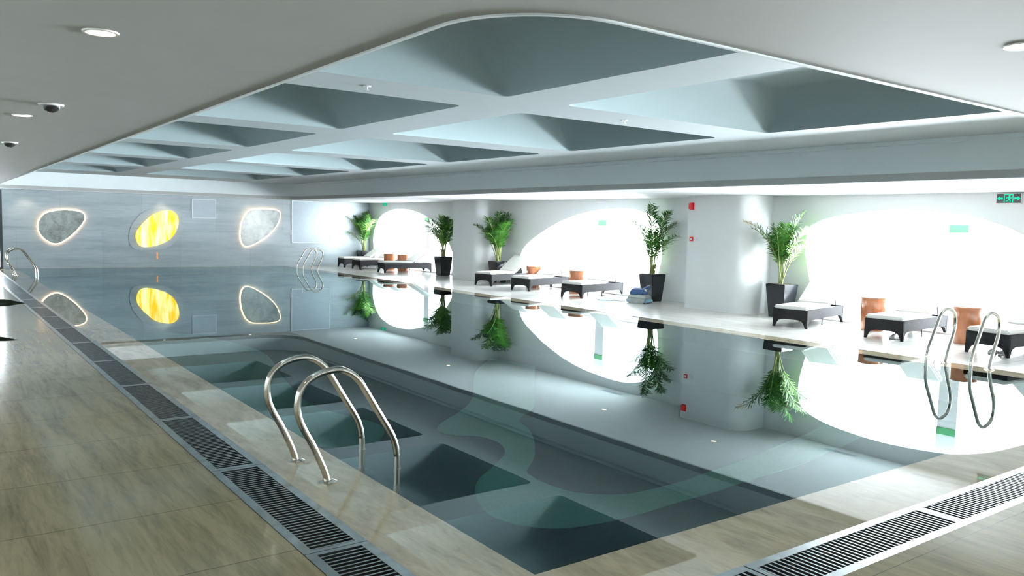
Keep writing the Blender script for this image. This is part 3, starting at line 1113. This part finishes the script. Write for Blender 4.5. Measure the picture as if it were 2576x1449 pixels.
# picture-left is +Y, so u runs to the right
a_ = flatp([(-.175, 0), (-.135, .034), (-.135, .014), (-.085, .014), (-.085, -.014), (-.135, -.014), (-.135, -.034)])
a_.build('arrow', M['green_glow'], ex)
a_ = flatp([(.175, 0), (.135, .034), (.135, .014), (.085, .014), (.085, -.014), (.135, -.014), (.135, -.034)])
a_.build('arrow', M['green_glow'], ex)
dr = MB()
for p in ([(-.07, -.066), (-.07, .068), (-.058, .068), (-.058, -.066)], [(.058, -.066), (.058, .068), (.07, .068), (.07, -.066)], [(-.058, .056), (-.058, .068), (.058, .068), (.058, .056)]):
    q = flatp(p)
    dr.add(q.v, q.f)
dr.build('door_pictogram', M['green_glow'], ex)
mn = MB()
hd = [(.012 + .014 * cos(2 * pi * k / 14), .040 + .013 * sin(2 * pi * k / 14)) for k in range(14)]
for p in (hd, [(-.012, .026), (.010, .026), (.016, -.012), (-.004, -.016)], [(.010, .024), (.036, .008), (.046, .016), (.049, .008), (.034, -.004), (.008, .012)],
          [(-.012, .024), (-.034, .014), (-.040, -.006), (-.032, -.009), (-.026, .006), (-.008, .010)], [(.016, -.010), (.034, -.030), (.028, -.062), (.018, -.062), (.020, -.034), (.002, -.016)],
          [(-.004, -.010), (-.014, -.034), (-.042, -.040), (-.042, -.050), (-.008, -.044), (.008, -.016)]):
    q = flatp(p)
    mn.add(q.v, q.f)
mn.build('running_man', M['green_glow'], ex)

ex2 = empty('exit_sign', (XW - .02, 27.82, 2.37), 0, 'small distant lit green exit sign above the far oval window', 'exit sign')
MB().box((-.018, -.19, -.065), (.02, .19, .065)).build('housing', M['lamp_rim'], ex2)
MB().box((-.022, -.182, -.058), (-.017, .182, .058)).build('sign_face', M['green_face'], ex2)
q1 = flatp([(-.02, -.045), (-.012, .0), (-.03, .02), (-.01, .035), (.02, .03), (.035, .005), (.02, .0), (.03, -.045), (.005, -.015)], x=-.025)
q1.build('running_man', M['white_plastic'], ex2)

for y, lab in ((7.05, 'green sign plate on the white facade pillar in the widest window'), (16.4, 'green sign plate on the white facade pillar in the middle window'), (25.8, 'green sign plate on the white facade pillar in the far window')):
    s = MB().box((14.932, y - .17, 1.77), (14.948, y + .17, 1.90)).build('sign_plate', M['green_sign'])
    tag(s, lab, 'sign')

al = empty('fire_alarm', (13.5, 11.98, 2.205), 0, 'red fire alarm sounder high on the near pier', 'fire alarm')
MB().box((-.02, -.06, -.075), (0, .06, .075)).build('base', M['red'], al, bevel=.004)
MB().frustum((-.045, 0), .025, .05, .025, .045, -.06, .06).build('sounder', M['red'], al, bevel=.008)
cpnt = empty('call_point', (13.5, 11.96, 1.50), 0, 'small red call point on the near pier below the alarm', 'call point')
MB().box((-.025, -.045, -.045), (0, .045, .045)).build('housing', M['red'], cpnt, bevel=.004)
MB().box((-.028, -.028, -.022), (-.024, .028, .022)).build('press_plate', M['white_plastic'], cpnt)
sw = MB().box((13.488, 11.76, 1.46), (13.5, 11.84, 1.54)).build('wall_switch', M['white_plastic'], bevel=.002)
tag(sw, 'small white wall switch on the near pier beside the red call point', 'switch')

# ---- far wall: backlit stones, glowing panel, vents
def scale_loop(l, c, f):
    return [(c[0] + (x - c[0]) * f, c[1] + (z - c[1]) * f) for x, z in l]


def ring(mb, l_out, l_in, y0, y1):
    n = len(l_out)
    for y in (y0, y1):
        mb.add([(x, y, z) for x, z in l_out] + [(x, y, z) for x, z in l_in], [(i, (i + 1) % n, (i + 1) % n + n, i + n) for i in range(n)])
    for l in (l_out, l_in):
        mb.add([(x, y0, z) for x, z in l] + [(x, y1, z) for x, z in l], [(i, (i + 1) % n, (i + 1) % n + n, i + n) for i in range(n)])


def offset_loop(l, d):
    n = len(l)
    c = (sum(p[0] for p in l) / n, sum(p[1] for p in l) / n)
    out = []
    for i in range(n):
        a, b_ = l[i - 1], l[(i + 1) % n]
        t = Vector((b_[0] - a[0], b_[1] - a[1])).normalized()
        nn = Vector((t.y, -t.x))
        if nn.dot(Vector((l[i][0] - c[0], l[i][1] - c[1]))) < 0:
            nn = -nn
        out.append((l[i][0] + nn.x * d, l[i][1] + nn.y * d))
    return out


def backlit(pts, label):
    cx = sum(p[0] for p in pts) / len(pts)
    cz = sum(p[1] for p in pts) / len(pts)
    l = smooth_closed([(x - cx, z - cz) for x, z in pts], 8)
    root = empty('backlit_stone', (cx, YW, cz), 0, label, 'wall light', 'backlit rounded stones on the marble wall')
    MB().prism(offset_loop(l, -.035), lambda u, v, d: (u, d, v), -.09, -.055).build('stone_face', M['panel_stone'], root, bevel=.008)
    st = MB()
    ring(st, l, offset_loop(l, -.05), -.05, -.005)
    st.build('light_rim', M['halo'], root)
    return root


backlit([(2.955, 1.30), (3.12, 1.70), (3.60, 1.86), (4.18, 1.82), (4.31, 1.58), (4.08, 1.20), (3.687, .84), (3.40, .76), (3.10, .95)], 'rounded triangular stone with warm glowing outline, leftmost on the marble wall')
backlit([(9.215, .996), (9.26, 1.56), (9.52, 2.00), (9.967, 2.09), (10.58, 2.05), (10.70, 1.80), (10.44, 1.30), (9.88, .86), (9.41, .70)], 'rounded triangular stone with warm glowing outline, right one beside the vent panel')

yp = [(5.794, .962), (5.86, 1.27), (6.26, 1.72), (6.65, 1.90), (6.95, 1.90), (7.13, 1.68), (7.09, 1.31), (6.88, .97), (6.45, .745), (5.97, .70)]
cx, cz = 6.49, 1.31
l = smooth_closed([(x - cx, z - cz) for x, z in yp], 8)
root = empty('glowing_panel', (cx, YW, cz), 0, 'bright yellow glowing oval panel on the marble wall', 'wall light')
big = smooth_closed([(5.59, .85), (5.66, 1.38), (6.05, 1.86), (6.6, 2.04), (7.15, 1.97), (7.30, 1.5), (7.18, 1.02), (6.8, .68), (6.27, .58), (5.8, .60)], 8)
big = [(x - cx, z - cz) for x, z in big]
MB().prism(big, lambda u, v, d: (u, d, v), -.02, -.001).build('surround', M['marble_wall'], root, bevel=.008)
MB().prism(l, lambda u, v, d: (u, d, v), -.07, -.03).build('glowing_face', M['lens'], root, bevel=.008)


def vent(x0, x1, z0, z1, label, nsl, name='wall_vent'):
    root = empty(name, ((x0 + x1) / 2, YW, z0), 0, label, 'wall vent')
    w, h = (x1 - x0) / 2, z1 - z0
    f = MB()
    f.box((-w, -.03, 0), (w, -.001, .035)).box((-w, -.03, h - .035), (w, -.001, h)).box((-w, -.03, .035), (-w + .035, -.001, h - .035)).box((w - .035, -.03, .035), (w, -.001, h - .035))
    f.build('frame', M['vent_frame'], root)
    MB().box((-w + .035, -.010, .035), (w - .035, -.002, h - .035)).build('backing', M['vent'], root)
    s = MB()
    for k in range(nsl):
        z = .045 + (h - .09) * (k + .5) / nsl
        s.box((-w + .035, -.026, z - (h - .09) / nsl * .3), (w - .035, -.011, z + (h - .09) / nsl * .3))
    s.build('slats', M['vent'], root)


vent(7.58, 8.40, 1.68, 2.35, 'small square louvred vent high on the marble wall', 14)
vent(11.12, 12.66, .85, 2.42, 'large pale louvred panel at the right end of the marble wall', 26)
sl = MB().lathe((6.456, YW, .40), [(.0, 0)], 3, cap0=False, cap1=False)
stp = MB().box((6.44, YW - .03, .28), (6.475, YW - .001, .50)).build('marker_light', M['marker'])
tag(stp, 'tiny orange light strip low on the marble wall below the yellow panel', 'wall light')
